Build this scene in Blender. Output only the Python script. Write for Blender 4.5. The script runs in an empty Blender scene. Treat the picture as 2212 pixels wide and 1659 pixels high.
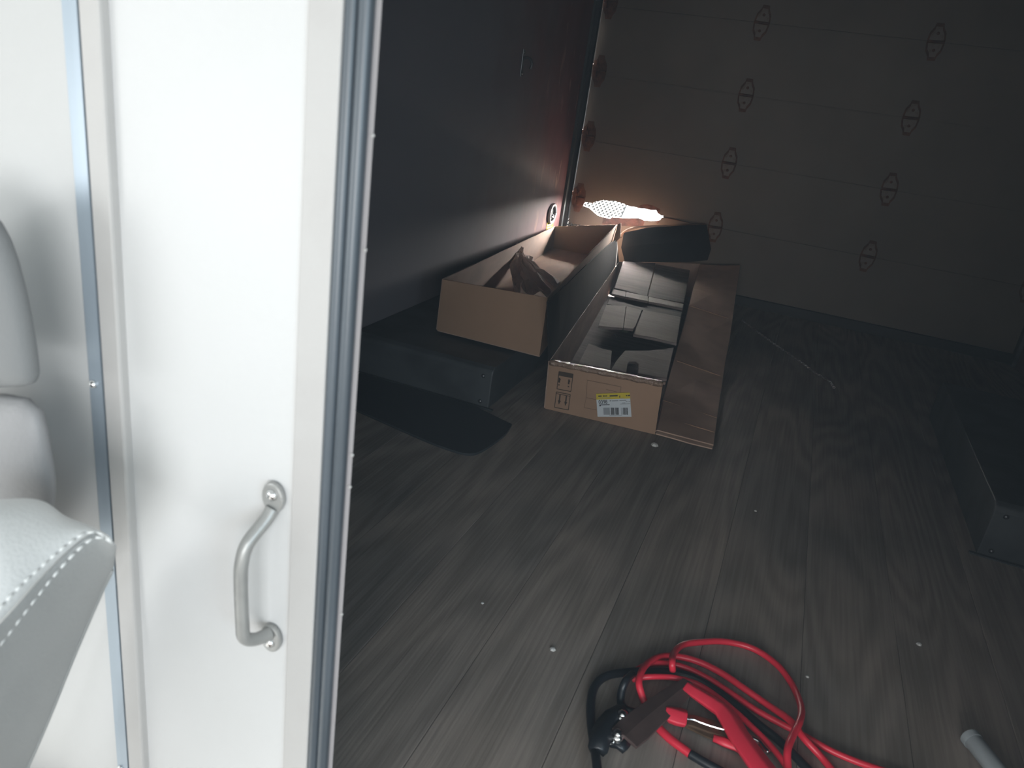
import bpy, bmesh, math, random
from mathutils import Vector, Matrix
random.seed(7)
S = bpy.context.scene
C = S.collection

# ------------------------------------------------------------------ camera
H = 0.96                                     # lens height above the cargo floor
R = Matrix(((0.92123, 0.25133, -0.29692), (0.36524, -0.29610, 0.88256), (0.13390, -0.92150, -0.36458)))
F = 1650.0
cam_d = bpy.data.cameras.new('camera')
cam_d.sensor_fit = 'HORIZONTAL'; cam_d.sensor_width = 36; cam_d.lens = F / 2212 * 36
cam_d.clip_start = 0.02
cam_d.dof.use_dof = True; cam_d.dof.focus_distance = 2.9; cam_d.dof.aperture_fstop = 8.5
cam = bpy.data.objects.new('camera', cam_d); C.objects.link(cam)
m = Matrix.Identity(4)
for r in range(3):
    m[r][0] = R[r][0]; m[r][1] = -R[r][1]; m[r][2] = -R[r][2]
m[2][3] = H
cam.matrix_world = m
S.camera = cam

# ------------------------------------------------------------------ light
S.view_settings.view_transform = 'Standard'
S.view_settings.look = 'None'
S.view_settings.exposure = 0.0
S.view_settings.gamma = 1.0
S.view_settings.use_curve_mapping = False
S.cycles.use_denoising = True
S.cycles.max_bounces = 10
S.cycles.diffuse_bounces = 6
S.cycles.sample_clamp_indirect = 6.0
W = bpy.data.worlds.new('daylight'); S.world = W; W.use_nodes = True
bg = W.node_tree.nodes['Background']; bg.inputs[0].default_value = (0.80, 0.90, 1.0, 1); bg.inputs[1].default_value = 0.3
# a thin bluish haze everywhere, added to stand in for lens veil
vs_ = W.node_tree.nodes.new('ShaderNodeVolumeScatter'); vs_.inputs['Color'].default_value = (.72, .88, 1.0, 1)
vs_.inputs['Density'].default_value = 0.031; vs_.inputs['Anisotropy'].default_value = 0.0
W.node_tree.links.new(vs_.outputs[0], W.node_tree.nodes['World Output'].inputs['Volume'])

def area(name, loc, target, sx, sy, power, col):
    d = bpy.data.lights.new(name, 'AREA'); d.shape = 'RECTANGLE'; d.size = sx; d.size_y = sy
    d.energy = power; d.color = col
    o = bpy.data.objects.new(name, d); C.objects.link(o); o.location = loc
    o.rotation_euler = (Vector(target) - Vector(loc)).to_track_quat('-Z', 'Y').to_euler()
    return o
# daylight through the windscreen and the driver's window of the cab, behind and beside the photographer
area('windscreen_daylight', (0.35, -1.25, 0.60), (-0.10, 1.2, 0.40), 1.2, 0.80, 29, (0.95, 0.98, 1.0))
area('driver_window_daylight', (-1.30, -0.50, 0.68), (-0.45, .53, 0.45), 0.55, 0.40, 5.2, (0.97, 0.99, 1.0))
area('left_wall_fill', (1.15, -0.55, 0.90), (-0.6, 1.4, 0.30), 0.55, 0.45, 10.5, (0.64, 0.85, 1.0))  # added fill lamp without a real source, lifts the left wall
# daylight from behind the truck that reaches the hole in the rear door
area('rear_daylight', (-0.86, 4.62, 0.60), (-1.00, 4.10, 0.30), 0.9, 0.45, 430, (1.0, 0.96, 0.92))
# the sun stands high behind the truck
sd = bpy.data.lights.new('sun', 'SPOT'); sd.energy = 560000; sd.shadow_soft_size = .06; sd.color = (1.0, 0.96, 0.9); sd.spot_size = math.radians(50)
sun = bpy.data.objects.new('sun', sd); C.objects.link(sun)
sdir = Vector((0.10, -0.76, -0.64)).normalized(); sun.location = Vector((-1, 4.3, .4)) - sdir * 12
sun.rotation_euler = sdir.to_track_quat('-Z', 'Y').to_euler()

# ------------------------------------------------------------------ helpers
def ray(u, v):
    return R @ Vector((u - 1106.0, v - 829.5, F))
def PZ(u, v, z=0.0):
    d = ray(u, v); return Vector((0, 0, H)) + d * ((z - H) / d.z)
def PY(u, v, y):
    d = ray(u, v); return Vector((0, 0, H)) + d * (y / d.y)
def PX(u, v, x):
    d = ray(u, v); return Vector((0, 0, H)) + d * (x / d.x)

class MB:
    def __init__(s): s.v = []; s.f = []; s.mi = []
    def add(s, vs, fs, mi=0):
        b = len(s.v); s.v += [Vector(x) for x in vs]
        for f in fs: s.f.append(tuple(i + b for i in f)); s.mi.append(mi)
    def box(s, lo, hi, mi=0):
        x0, y0, z0 = lo; x1, y1, z1 = hi
        s.add([(x0,y0,z0),(x1,y0,z0),(x1,y1,z0),(x0,y1,z0),(x0,y0,z1),(x1,y0,z1),(x1,y1,z1),(x0,y1,z1)],
              [(0,3,2,1),(4,5,6,7),(0,1,5,4),(1,2,6,5),(2,3,7,6),(3,0,4,7)], mi)
    def prism(s, poly, ext, mi=0):
        n = len(poly); e = Vector(ext); p = [Vector(x) for x in poly]
        s.add(p + [q + e for q in p], [tuple(range(n - 1, -1, -1)), tuple(range(n, 2 * n))] +
              [(i, (i + 1) % n, n + (i + 1) % n, n + i) for i in range(n)], mi)
    def slab(s, poly, t, mi=0):
        p = [Vector(x) for x in poly]; nrm = Vector()
        for i in range(len(p)):
            nrm += (p[i] - p[0]).cross(p[(i + 1) % len(p)] - p[0])
        nrm.normalize(); s.prism(p, nrm * t, mi)
    def sheet(s, rows, t, mi=0):
        """a bent sheet of thickness t; rows = list of equal rows of points"""
        nr, nc = len(rows), len(rows[0]); g = [[Vector(p) for p in r] for r in rows]; top = []; bot = []
        for i in range(nr):
            for j in range(nc):
                a = g[min(i + 1, nr - 1)][j] - g[max(i - 1, 0)][j]; b = g[i][min(j + 1, nc - 1)] - g[i][max(j - 1, 0)]
                n = a.cross(b); n.normalize(); top.append(g[i][j] + n * t / 2); bot.append(g[i][j] - n * t / 2)
        N = nr * nc; fs = []
        for i in range(nr - 1):
            for j in range(nc - 1):
                a = i * nc + j; fs.append((a, a + nc, a + nc + 1, a + 1)); fs.append((N + a, N + a + 1, N + a + nc + 1, N + a + nc))
        for j in range(nc - 1):
            fs.append((j, j + 1, N + j + 1, N + j)); a = (nr - 1) * nc + j; fs.append((a + 1, a, N + a, N + a + 1))
        for i in range(nr - 1):
            a = i * nc; fs.append((a + nc, a, N + a, N + a + nc)); a = i * nc + nc - 1; fs.append((a, a + nc, N + a + nc, N + a))
        s.add(top + bot, fs, mi)
    def tube(s, pts, r, seg=10, mi=0, flat=1.0):
        p = [Vector(x) for x in pts]; n = len(p); rr = r if isinstance(r, (list, tuple)) else [r] * n
        vs = []; up = Vector((0, 0, 1))
        t0 = (p[1] - p[0]).normalized(); u = up.cross(t0)
        if u.length < 1e-3: u = Vector((1, 0, 0))
        u.normalize()
        for i in range(n):
            t = (p[min(i + 1, n - 1)] - p[max(i - 1, 0)]).normalized()
            u = (u - t * u.dot(t)).normalized(); w = t.cross(u)
            for k in range(seg):
                a = 2 * math.pi * k / seg; vs.append(p[i] + (u * math.cos(a) + w * math.sin(a) * flat) * rr[i])
        fs = [(i * seg + k, i * seg + (k + 1) % seg, (i + 1) * seg + (k + 1) % seg, (i + 1) * seg + k) for i in range(n - 1) for k in range(seg)]
        fs += [tuple(range(seg - 1, -1, -1)), tuple(range((n - 1) * seg, n * seg))]
        s.add(vs, fs, mi)
    def cyl(s, c, axis, r, h, seg=16, mi=0):
        a = Vector(axis).normalized(); c = Vector(c); s.tube([c, c + a * h * .5, c + a * h], r, seg, mi)
    def dome(s, c, axis, r, h, seg=12, rings=4, mi=0):
        a = Vector(axis).normalized(); c = Vector(c)
        pts = [c + a * h * math.sin(math.pi / 2 * i / rings) for i in range(rings + 1)]
        s.tube(pts, [max(r * math.cos(math.pi / 2 * i / rings), r * .03) for i in range(rings + 1)], seg, mi)
    def build(s, name, mats, parent=None, smooth=False, bevel=0.0, subsurf=0, auto=None):
        me = bpy.data.meshes.new(name); me.from_pydata([tuple(v) for v in s.v], [], s.f)
        if not isinstance(mats, (list, tuple)): mats = [mats]
        for q in mats: me.materials.append(q)
        for p, k in zip(me.polygons, s.mi): p.material_index = k
        bm = bmesh.new(); bm.from_mesh(me); bmesh.ops.recalc_face_normals(bm, faces=bm.faces)
        if smooth:
            for f_ in bm.faces: f_.smooth = True
            if auto is not None:
                for e in bm.edges:
                    if len(e.link_faces) == 2 and e.calc_face_angle(0) > auto: e.smooth = False
        bm.to_mesh(me); bm.free()
        o = bpy.data.objects.new(name, me); C.objects.link(o)
        if parent is not None:
            o.parent = parent; bpy.context.view_layer.update()
            o.matrix_parent_inverse = parent.matrix_world.inverted()
        if bevel:
            b = o.modifiers.new('bevel', 'BEVEL'); b.width = bevel; b.segments = 2; b.limit_method = 'ANGLE'
        if subsurf:
            b = o.modifiers.new('smooth', 'SUBSURF'); b.levels = subsurf; b.render_levels = subsurf
        return o

def thing(name, label, cat, loc=(0, 0, 0), group=None):
    o = bpy.data.objects.new(name, None); C.objects.link(o); o.location = loc
    o.matrix_world = Matrix.Translation(loc)
    o['label'] = label; o['category'] = cat
    if group: o['group'] = group
    return o
def tag(o, label, cat, group=None):
    o['label'] = label; o['category'] = cat
    if group: o['group'] = group
    return o
def struct(o, label=None):
    o['kind'] = 'structure'
    if label: o['label'] = label
    return o
def spline(pts, n=8):
    p = [Vector(x) for x in pts]; out = []
    for i in range(len(p) - 1):
        a = p[max(i - 1, 0)]; b = p[i]; c = p[i + 1]; d = p[min(i + 2, len(p) - 1)]
        for k in range(n):
            t = k / n
            out.append(0.5 * ((2 * b) + (c - a) * t + (2 * a - 5 * b + 4 * c - d) * t * t + (3 * b - a - 3 * c + d) * t ** 3))
    out.append(p[-1]); return out

# ------------------------------------------------------------------ materials
def mat(name, col, rough=0.6, metal=0.0, var=0.0, scale=8.0, col2=None, bump=0.0, bscale=60.0, stretch=(1, 1, 1),
        spec=0.5, coat=0.0, lo=0.4, hi=0.65, detail=5.0):
    M = bpy.data.materials.new(name); M.use_nodes = True; nt = M.node_tree; N = nt.nodes; L = nt.links
    b = N['Principled BSDF']; b.inputs['Base Color'].default_value = (*col, 1); b.inputs['Roughness'].default_value = rough
    b.inputs['Metallic'].default_value = metal; b.inputs['Specular IOR Level'].default_value = spec
    b.inputs['Coat Weight'].default_value = coat
    tc = N.new('ShaderNodeTexCoord'); mp = N.new('ShaderNodeMapping'); mp.inputs['Scale'].default_value = stretch
    L.new(tc.outputs['Object'], mp.inputs['Vector'])
    if var or col2:
        n = N.new('ShaderNodeTexNoise'); n.inputs['Scale'].default_value = scale; n.inputs['Detail'].default_value = detail
        L.new(mp.outputs[0], n.inputs['Vector'])
        cr = N.new('ShaderNodeValToRGB'); cr.color_ramp.elements[0].position = lo; cr.color_ramp.elements[1].position = hi
        c2 = col2 if col2 else tuple(c * (1 - var) for c in col)
        cr.color_ramp.elements[0].color = (*col, 1); cr.color_ramp.elements[1].color = (*c2, 1)
        L.new(n.outputs['Fac'], cr.inputs['Fac']); L.new(cr.outputs['Color'], b.inputs['Base Color'])
    if bump:
        n2 = N.new('ShaderNodeTexNoise'); n2.inputs['Scale'].default_value = bscale; n2.inputs['Detail'].default_value = 4
        L.new(mp.outputs[0], n2.inputs['Vector']); bp = N.new('ShaderNodeBump'); bp.inputs['Strength'].default_value = bump
        bp.inputs['Distance'].default_value = 0.01
        L.new(n2.outputs['Fac'], bp.inputs['Height']); L.new(bp.outputs['Normal'], b.inputs['Normal'])
    return M

def wood_mat(name, c_light, c_dark):
    M = bpy.data.materials.new(name); M.use_nodes = True; nt = M.node_tree; N = nt.nodes; L = nt.links
    b = N['Principled BSDF']; b.inputs['Roughness'].default_value = 0.62; b.inputs['Specular IOR Level'].default_value = 0.35
    tc = N.new('ShaderNodeTexCoord'); oi = N.new('ShaderNodeObjectInfo')
    off = N.new('ShaderNodeVectorMath'); off.operation = 'MULTIPLY_ADD'
    cmb = N.new('ShaderNodeCombineXYZ')
    for i in range(3): L.new(oi.outputs['Random'], cmb.inputs[i])
    off.inputs[1].default_value = (7.0, 13.0, 3.0)
    L.new(cmb.outputs[0], off.inputs[0]); L.new(tc.outputs['Object'], off.inputs[2])
    # slow warp so the rings run in cathedral arches
    mp = N.new('ShaderNodeMapping'); mp.inputs['Scale'].default_value = (2.6, 0.42, 1); L.new(off.outputs[0], mp.inputs['Vector'])
    n = N.new('ShaderNodeTexNoise'); n.inputs['Scale'].default_value = 1.6; n.inputs['Detail'].default_value = 1.5; n.inputs['Roughness'].default_value = .4
    L.new(mp.outputs[0], n.inputs['Vector'])
    mul = N.new('ShaderNodeMath'); mul.operation = 'MULTIPLY'; mul.inputs[1].default_value = 95.0; L.new(n.outputs['Fac'], mul.inputs[0])
    sn = N.new('ShaderNodeMath'); sn.operation = 'SINE'; L.new(mul.outputs[0], sn.inputs[0])
    mp2 = N.new('ShaderNodeMapping'); mp2.inputs['Scale'].default_value = (160, 4, 1); L.new(off.outputs[0], mp2.inputs['Vector'])
    n2 = N.new('ShaderNodeTexNoise'); n2.inputs['Scale'].default_value = 1.0; n2.inputs['Detail'].default_value = 3; L.new(mp2.outputs[0], n2.inputs['Vector'])
    ad = N.new('ShaderNodeMath'); ad.operation = 'MULTIPLY_ADD'; ad.inputs[1].default_value = 0.16; L.new(sn.outputs[0], ad.inputs[0]); L.new(n2.outputs['Fac'], ad.inputs[2])
    cr = N.new('ShaderNodeValToRGB'); cr.color_ramp.elements[0].position = 0.25; cr.color_ramp.elements[1].position = 0.72
    cr.color_ramp.elements[0].color = (*c_dark, 1); cr.color_ramp.elements[1].color = (*c_light, 1)
    L.new(ad.outputs[0], cr.inputs['Fac'])
    # blotchy dirt
    n3 = N.new('ShaderNodeTexNoise'); n3.inputs['Scale'].default_value = 2.2; n3.inputs['Detail'].default_value = 6; L.new(off.outputs[0], n3.inputs['Vector'])
    cr3 = N.new('ShaderNodeValToRGB'); cr3.color_ramp.elements[0].position = .35; cr3.color_ramp.elements[1].position = .7
    cr3.color_ramp.elements[0].color = (.66, .66, .68, 1); cr3.color_ramp.elements[1].color = (1.05, 1.0, .97, 1); L.new(n3.outputs['Fac'], cr3.inputs['Fac'])
    mx = N.new('ShaderNodeMix'); mx.data_type = 'RGBA'; mx.blend_type = 'MULTIPLY'; mx.inputs[0].default_value = 1
    L.new(cr.outputs[0], mx.inputs[6]); L.new(cr3.outputs[0], mx.inputs[7]); L.new(mx.outputs[2], b.inputs['Base Color'])
    bp = N.new('ShaderNodeBump'); bp.inputs['Strength'].default_value = .25; bp.inputs['Distance'].default_value = .004
    L.new(ad.outputs[0], bp.inputs['Height']); L.new(bp.outputs[0], b.inputs['Normal'])
    return M

m_floor = wood_mat('weathered floor boards', (.385, .345, .31), (.27, .24, .215))
m_red = mat('dark oxide red painted plywood', (.165, .078, .080), .55, 0, scale=7, col2=(.125, .064, .068), bump=.12, bscale=25, stretch=(1, 1, .4), spec=.14)
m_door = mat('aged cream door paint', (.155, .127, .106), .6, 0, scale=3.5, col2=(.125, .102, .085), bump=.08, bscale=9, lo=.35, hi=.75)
m_ply = mat('torn dark plywood', (.15, .065, .05), .85, 0, .5, 40, bump=.5, bscale=90)
m_rust = mat('rust', (.14, .055, .03), .85, 0, .55, 30, bump=.4, bscale=120)
m_hinge = mat('cream painted hinge', (.175, .143, .116), .6, 0, scale=40, col2=(.125, .075, .05), lo=.5, hi=.7)
m_steel = mat('dark galvanised steel', (.16, .165, .175), .38, .8, .4, 14)
m_cardflap = mat('worn cardboard flap', (.56, .40, .31), .85, 0, scale=9, col2=(.47, .335, .26), bump=.08, bscale=30, spec=.2)
# the wall lining: oxide red; pale lens veil painted in towards the cab
_N = m_red.node_tree.nodes; _L = m_red.node_tree.links; _b = _N['Principled BSDF']
_old = _b.inputs['Base Color'].links[0].from_socket
_tc = _N.new('ShaderNodeTexCoord'); _sp = _N.new('ShaderNodeSeparateXYZ'); _L.new(_tc.outputs['Object'], _sp.inputs[0])
_nz = _N.new('ShaderNodeTexNoise'); _nz.inputs['Scale'].default_value = 3.0; _nz.inputs['Detail'].default_value = 6; _L.new(_tc.outputs['Object'], _nz.inputs['Vector'])
_ad = _N.new('ShaderNodeMath'); _ad.operation = 'MULTIPLY_ADD'; _ad.inputs[1].default_value = 1.4; _L.new(_nz.outputs['Fac'], _ad.inputs[0]); _L.new(_sp.outputs['Y'], _ad.inputs[2])
_mr = _N.new('ShaderNodeMapRange'); _mr.inputs['From Min'].default_value = 3.6; _mr.inputs['From Max'].default_value = 4.7; _L.new(_ad.outputs[0], _mr.inputs['Value'])
_mx = _N.new('ShaderNodeMix'); _mx.data_type = 'RGBA'; _mx.inputs[6].default_value = (.205, .195, .215, 1)
_L.new(_mr.outputs[0], _mx.inputs[0]); _L.new(_old, _mx.inputs[7])
_n2 = _N.new('ShaderNodeTexNoise'); _n2.inputs['Scale'].default_value = 11; _n2.inputs['Detail'].default_value = 8
_mp = _N.new('ShaderNodeMapping'); _mp.inputs['Scale'].default_value = (1, 1.6, .45); _L.new(_tc.outputs['Object'], _mp.inputs[0]); _L.new(_mp.outputs[0], _n2.inputs['Vector'])
_r2 = _N.new('ShaderNodeMapRange'); _r2.inputs['From Min'].default_value = .60; _r2.inputs['From Max'].default_value = .68; _L.new(_n2.outputs['Fac'], _r2.inputs['Value'])
_r3 = _N.new('ShaderNodeMapRange'); _r3.inputs['From Min'].default_value = 3.5; _r3.inputs['From Max'].default_value = 4.1; _L.new(_sp.outputs['Y'], _r3.inputs['Value'])
_mu = _N.new('ShaderNodeMath'); _mu.operation = 'MULTIPLY'; _L.new(_r2.outputs[0], _mu.inputs[0]); _L.new(_r3.outputs[0], _mu.inputs[1])
_m2 = _N.new('ShaderNodeMix'); _m2.data_type = 'RGBA'; _m2.inputs[7].default_value = (.36, .22, .17, 1)
_L.new(_mu.outputs[0], _m2.inputs[0]); _L.new(_mx.outputs[2], _m2.inputs[6]); _L.new(_m2.outputs[2], _b.inputs['Base Color'])
m_black = mat('black rubber', (.016, .018, .020), .6, 0, bump=.1)
m_track = mat('dark greasy track', (.045, .046, .05), .35, .4, .3, 14)
m_void = mat('painted gap shade', (.004, .004, .004), 1.0, spec=0)  # near black in itself, for the dark gaps of the grating
m_mat = mat('black rubber mat', (.028, .034, .040), .75, 0, bump=.15, bscale=150)
m_well = mat('dark painted steel wheel box', (.062, .070, .076), .55, 0, .35, 9, bump=.06)
m_white = mat('white painted bulkhead', (.50, .50, .498), .38, 0, scale=3, col2=(.475, .475, .47), spec=.4)
m_door2 = mat('white laminate door panel', (.575, .575, .575), .45, 0, scale=2, col2=(.555, .555, .55), spec=.35)
m_beige = mat('off white door trim', (.45, .44, .43), .5, 0, scale=9, col2=(.42, .405, .395), lo=.45, hi=.75)
m_edge = mat('raw panel edge', (.36, .34, .345), .6)
m_leather3 = mat('grey seat leather', (.235, .235, .24), .5, 0, .06, 6, bump=.1, bscale=260)
m_alu = mat('brushed aluminium strip', (.36, .42, .48), .34, .35, .15, 30, stretch=(1, 1, .05))
m_chrome = mat('bright metal', (.8, .8, .8), .15, 1)
m_handle = mat('grey cast handle', (.36, .36, .35), .38, .35, .12, 40, bump=.03, bscale=200)
m_seal = mat('grey rubber seal', (.075, .092, .11), .35, 0, .35, 20, stretch=(1, 1, .15), spec=.6)
m_leather_lit = mat('light grey leather', (.64, .65, .645), .38, 0, .06, 6, bump=.12, bscale=260)  # seat leather lightened where it faces the light
m_leather_shade = mat('shaded side leather', (.34, .348, .345), .5, 0, .06, 6, bump=.1, bscale=260)  # same seat leather, shade of the side put into a darker tone
m_leather2 = mat('grey fabric insert', (.185, .19, .192), .65, 0, .06, 6, bump=.1, bscale=300)
m_thread = mat('pale thread', (.70, .71, .70), .7)
m_card = mat('brown cardboard', (.37, .235, .155), .75, 0, scale=5, col2=(.32, .205, .135), bump=.05, bscale=30)
m_cardin = mat('raw cardboard inside', (.40, .28, .22), .8, 0, scale=14, col2=(.31, .225, .18), bump=.06, bscale=40, stretch=(1, .3, 1))
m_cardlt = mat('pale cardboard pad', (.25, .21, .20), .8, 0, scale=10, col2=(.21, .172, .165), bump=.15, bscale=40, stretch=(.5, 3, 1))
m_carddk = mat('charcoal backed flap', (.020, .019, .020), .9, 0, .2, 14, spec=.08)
m_tape = mat('clear packing tape', (.27, .18, .125), .12, 0, bump=.8, bscale=110, spec=.9)
m_ink = mat('dark brown print', (.060, .042, .030), .8)
m_inkf = mat('faint brown print', (.195, .125, .085), .8)
m_pad_shade = mat('shaded cardboard pad', (.15, .125, .125), .85, 0, scale=10, col2=(.11, .09, .092), bump=.15, bscale=40, stretch=(.5, 3, 1), spec=.2)  # back flap's shade put into the pad colour, darkens the bottom too
m_paper = mat('crumpled kraft packing paper', (.78, .70, .67), .7, 0, .12, 20, bump=.2, bscale=60)
_N = m_paper.node_tree.nodes; _L = m_paper.node_tree.links
_t = _N.new('ShaderNodeBsdfTranslucent'); _t.inputs[0].default_value = (.80, .72, .68, 1); _m = _N.new('ShaderNodeMixShader'); _m.inputs[0].default_value = .55
_L.new(_N['Principled BSDF'].outputs[0], _m.inputs[1]); _L.new(_t.outputs[0], _m.inputs[2]); _L.new(_m.outputs[0], _N['Material Output'].inputs[0])
m_label = mat('white sticker', (.62, .68, .72), .5)
m_yellow = mat('yellow sticker', (.62, .50, .03), .5)
m_labink = mat('label ink', (.03, .03, .035), .6)
m_labgrey = mat('label grey print', (.30, .33, .36), .6)
m_cabr = mat('red cable', (.74, .030, .060), .32, 0, spec=.5)
m_cabk = mat('black cable', (.014, .017, .022), .35, 0, spec=.5)
m_redp = mat('red plastic grip', (.78, .035, .070), .4, 0, bump=.04)
m_jaw = mat('copper plated jaw', (.30, .20, .13), .35, .7, .3, 30)
m_brown = mat('dull brown jaw', (.115, .075, .068), .6, .2, .2, 30)
m_tube = mat('grey plastic tube', (.42, .46, .48), .45, 0, .08, 20)
m_ring = mat('pale oval ring', (.62, .60, .60), .35, .2)
m_ground = mat('sunlit concrete', (.60, .58, .55), .9, 0, .15, 2)
m_crumb = mat('pale crumb', (.6, .6, .58), .8)
m_grating = mat('zinc coated grating', (.16, .16, .16), .6)

# ------------------------------------------------------------------ the setting
XL, XR, D, ZC = -1.270, 1.140, 4.283, 1.85
BY = 0.53                                       # cab face of the bulkhead

fl = MB(); fl.box((XL - .03, .50, -.060), (XR + .03, D + .06, -.026))
floor = struct(fl.build('floor', m_black))
nb = 13; bw = (XR - XL) / nb
for i in range(nb):
    q = MB(); a = XL + i * bw
    q.box((a + .0003, .50, -.026), (a + bw - .0003, D - .012, 0.0 - random.random() * .0012))
    o = q.build('plank', m_floor, floor, bevel=.0012)
w = MB(); w.box((XL - .03, .53, -.07), (XL, D + .03, ZC)); wall_left = struct(w.build('wall_left', m_red))
w = MB(); w.box((XR, .53, -.07), (XR + .03, D + .03, ZC)); struct(w.build('wall_right', m_red))
w = MB(); w.box((XL - .03, .53, ZC), (XR + .03, D + .35, ZC + .04)); struct(w.build('ceiling', m_well))

# ---- rear roll-up door
door = struct(thing('door_1', 'cream roll-up rear door with rusty hinges and a torn hole', 'door', (-.07, D, 0)))
del door['category']
up_px = [(1251.5,433),(1265.6,437.5),(1279.7,440),(1285,435.7),(1294,434.5),(1303.5,432),(1317.6,434),(1328,434.5),(1339,437),(1349,441),(1362,446),(1372,447),(1382.7,450),(1395,451),(1406.6,453.6),(1417.5,453.6),(1420.7,460),(1428,465)]
lo_px = [(1430,470),(1426,475),(1417.5,477),(1405,477.5),(1398,476),(1392,476.5),(1388,474),(1378,470.5),(1366,472),(1353.5,471),(1340,470.5),(1323,469.4),(1318,472),(1312,471),(1302.5,468.8),(1291.6,465.6),(1285,460),(1278,454),(1272,449),(1261,445),(1251.5,447.7)]
upw = [PY(u, v, D) for u, v in up_px]; low = [PY(u, v, D) for u, v in lo_px]
seams = [.050, .385, .720, 1.055, 1.390, 1.725, 1.85]
gap = .0022
for k in range(6):
    z0, z1 = seams[k] + gap, seams[k + 1] - gap
    x0, x1 = XL + .028, XR - .003
    poly = [(x0, z0)]
    if k == 1:
        for p in upw: poly.append((p.x, max(p.z, z0)))
    poly += [(x1, z0), (x1, z1)]
    if k == 0:
        for p in low: poly.append((p.x, min(p.z, z1)))
    poly.append((x0, z1))
    pts = [(a, D, b) for a, b in poly]
    clean = [pts[0]]
    for p in pts[1:]:
        if (Vector(p) - Vector(clean[-1])).length > 1e-4: clean.append(p)
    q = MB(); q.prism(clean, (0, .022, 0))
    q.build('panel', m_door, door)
for k in range(1, 6):
    q = MB(); xs = [(XL + .02, XR - .01)] if k != 1 else [(XL + .02, upw[0].x - .004), (low[0].x + .004, XR - .01)]
    for xa, xb_ in xs: q.box((xa, D + .012, seams[k] - .012), (xb_, D + .026, seams[k] + .012))
    q.build('lap_strip', m_door, door)
q = MB(); q.box((XL - .02, D + .026, -.05), (upw[0].x - .05, D + .04, ZC)); q.box((.2, D + .026, -.05), (XR + .02, D + .04, .10)); q.box((upw[0].x - .06, D + .026, -.05), (.21, D + .04, .10)); q.box((XR - .10, D + .024, -.05), (XR + .04, D + .04, ZC)); q.build('door_frame', m_steel, door)
q = MB(); q.box((XL + .028, D - .006, .000), (XR - .001, D + .02, seams[0] - gap)); q.build('bottom_seal', m_black, door)
# torn plies around the hole
def ply(pxs, dy):
    q = MB(); q.prism([PY(u, v, D - dy) for u, v in pxs], (0, dy - .0004, 0)); q.build('torn_ply', m_ply, door)
ply([(1376,449),(1384,443),(1397,441),(1410,444),(1420,449),(1426,452),(1426,464),(1421,460),(1418,453),(1406,453.4),(1395,450.8)], .0016)
ply([(1300,487),(1303,469),(1312,471.3),(1318,472.4),(1323,469.8),(1353,471.4),(1378,470.8),(1388,474.4),(1392,476.8),(1390,489)], .0018)
ply([(1414,477.6),(1424,476),(1426,479),(1420,484)], .0015)
q = MB(); q.tube([PY(1436,470,D-.0015), PY(1455,474,D-.0015), PY(1475,478.5,D-.0015), PY(1500,484,D-.0015)], [.0006,.0018,.0014,.0006], 6); q.build('split', m_ply, door)
# hinges across the seams
def hinge_mb(s=1.0):
    q = MB(); out = []
    for ring, sc, y0, mi in ((0, 1.0, -.003, 1), (1, .80, -.006, 0)):
        prof = [(.016, .080), (.020, .062), (.034, .040), (.038, .010), (.038, -.010), (.034, -.040), (.020, -.062), (.016, -.080)]
        poly = [(x * sc * s, y0, z * sc * s) for x, z in prof] + [(-x * sc * s, y0, z * sc * s) for x, z in reversed(prof)]
        q.prism(poly, (0, -y0, 0), mi)
    q.tube([(-.036 * s, -.008, 0), (0, -.008, 0), (.036 * s, -.008, 0)], .007 * s, 10, 1)
    for z in (-.036, .036): q.dome((0, -.006, z * s), (0, -1, 0), .007, .005, 10, 3, 1)
    return q
protos = None
for hx in (-.428, .355, 1.085):
    for hz in seams[1:5]:
        if protos is None:
            o = hinge_mb().build('hinge', [m_hinge, m_rust], door); protos = o
        else:
            o = protos.copy(); C.objects.link(o)
        o.parent = door; o.matrix_parent_inverse = Matrix.Identity(4)
        o.location = (hx + .07 + random.uniform(-.004, .004), 0, hz); o.rotation_euler = (0, random.uniform(-.06, .06), 0)
protos2 = None
for hz in seams[1:5]:
    if protos2 is None:
        q = hinge_mb(1.0); q.tube([(-.062, -.016, .02), (-.03, -.016, .02), (0, -.016, .02)], .012, 12, 1)
        q.box((-.030, -.026, -.03), (-.012, 0, .05), 1)
        o = q.build('roller_hinge', [m_rust, m_rust], door); protos2 = o
    else:
        o = protos2.copy(); C.objects.link(o)
    o.parent = door; o.matrix_parent_inverse = Matrix.Identity(4); o.location = (-1.205 + .07, 0, hz + .02)
# corner post and the track that guides the door
w = MB(); w.box((XL, D - .09, 0), (XL + .014, D + .02, ZC)); struct(w.build('trim_1', m_well))
w = MB(); w.box((XL + .014, D - .052, 0), (XL + .019, D - .002, ZC)); w.box((XL + .014, D - .056, 0), (XL + .034, D - .052, ZC)); w.box((XL + .030, D - .056, 0), (XL + .034, D - .040, ZC))
struct(w.build('trim_2', m_track))
w = MB(); w.box((XR - .018, D - .056, 0), (XR, D + .02, ZC)); struct(w.build('trim_3', m_steel))

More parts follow.
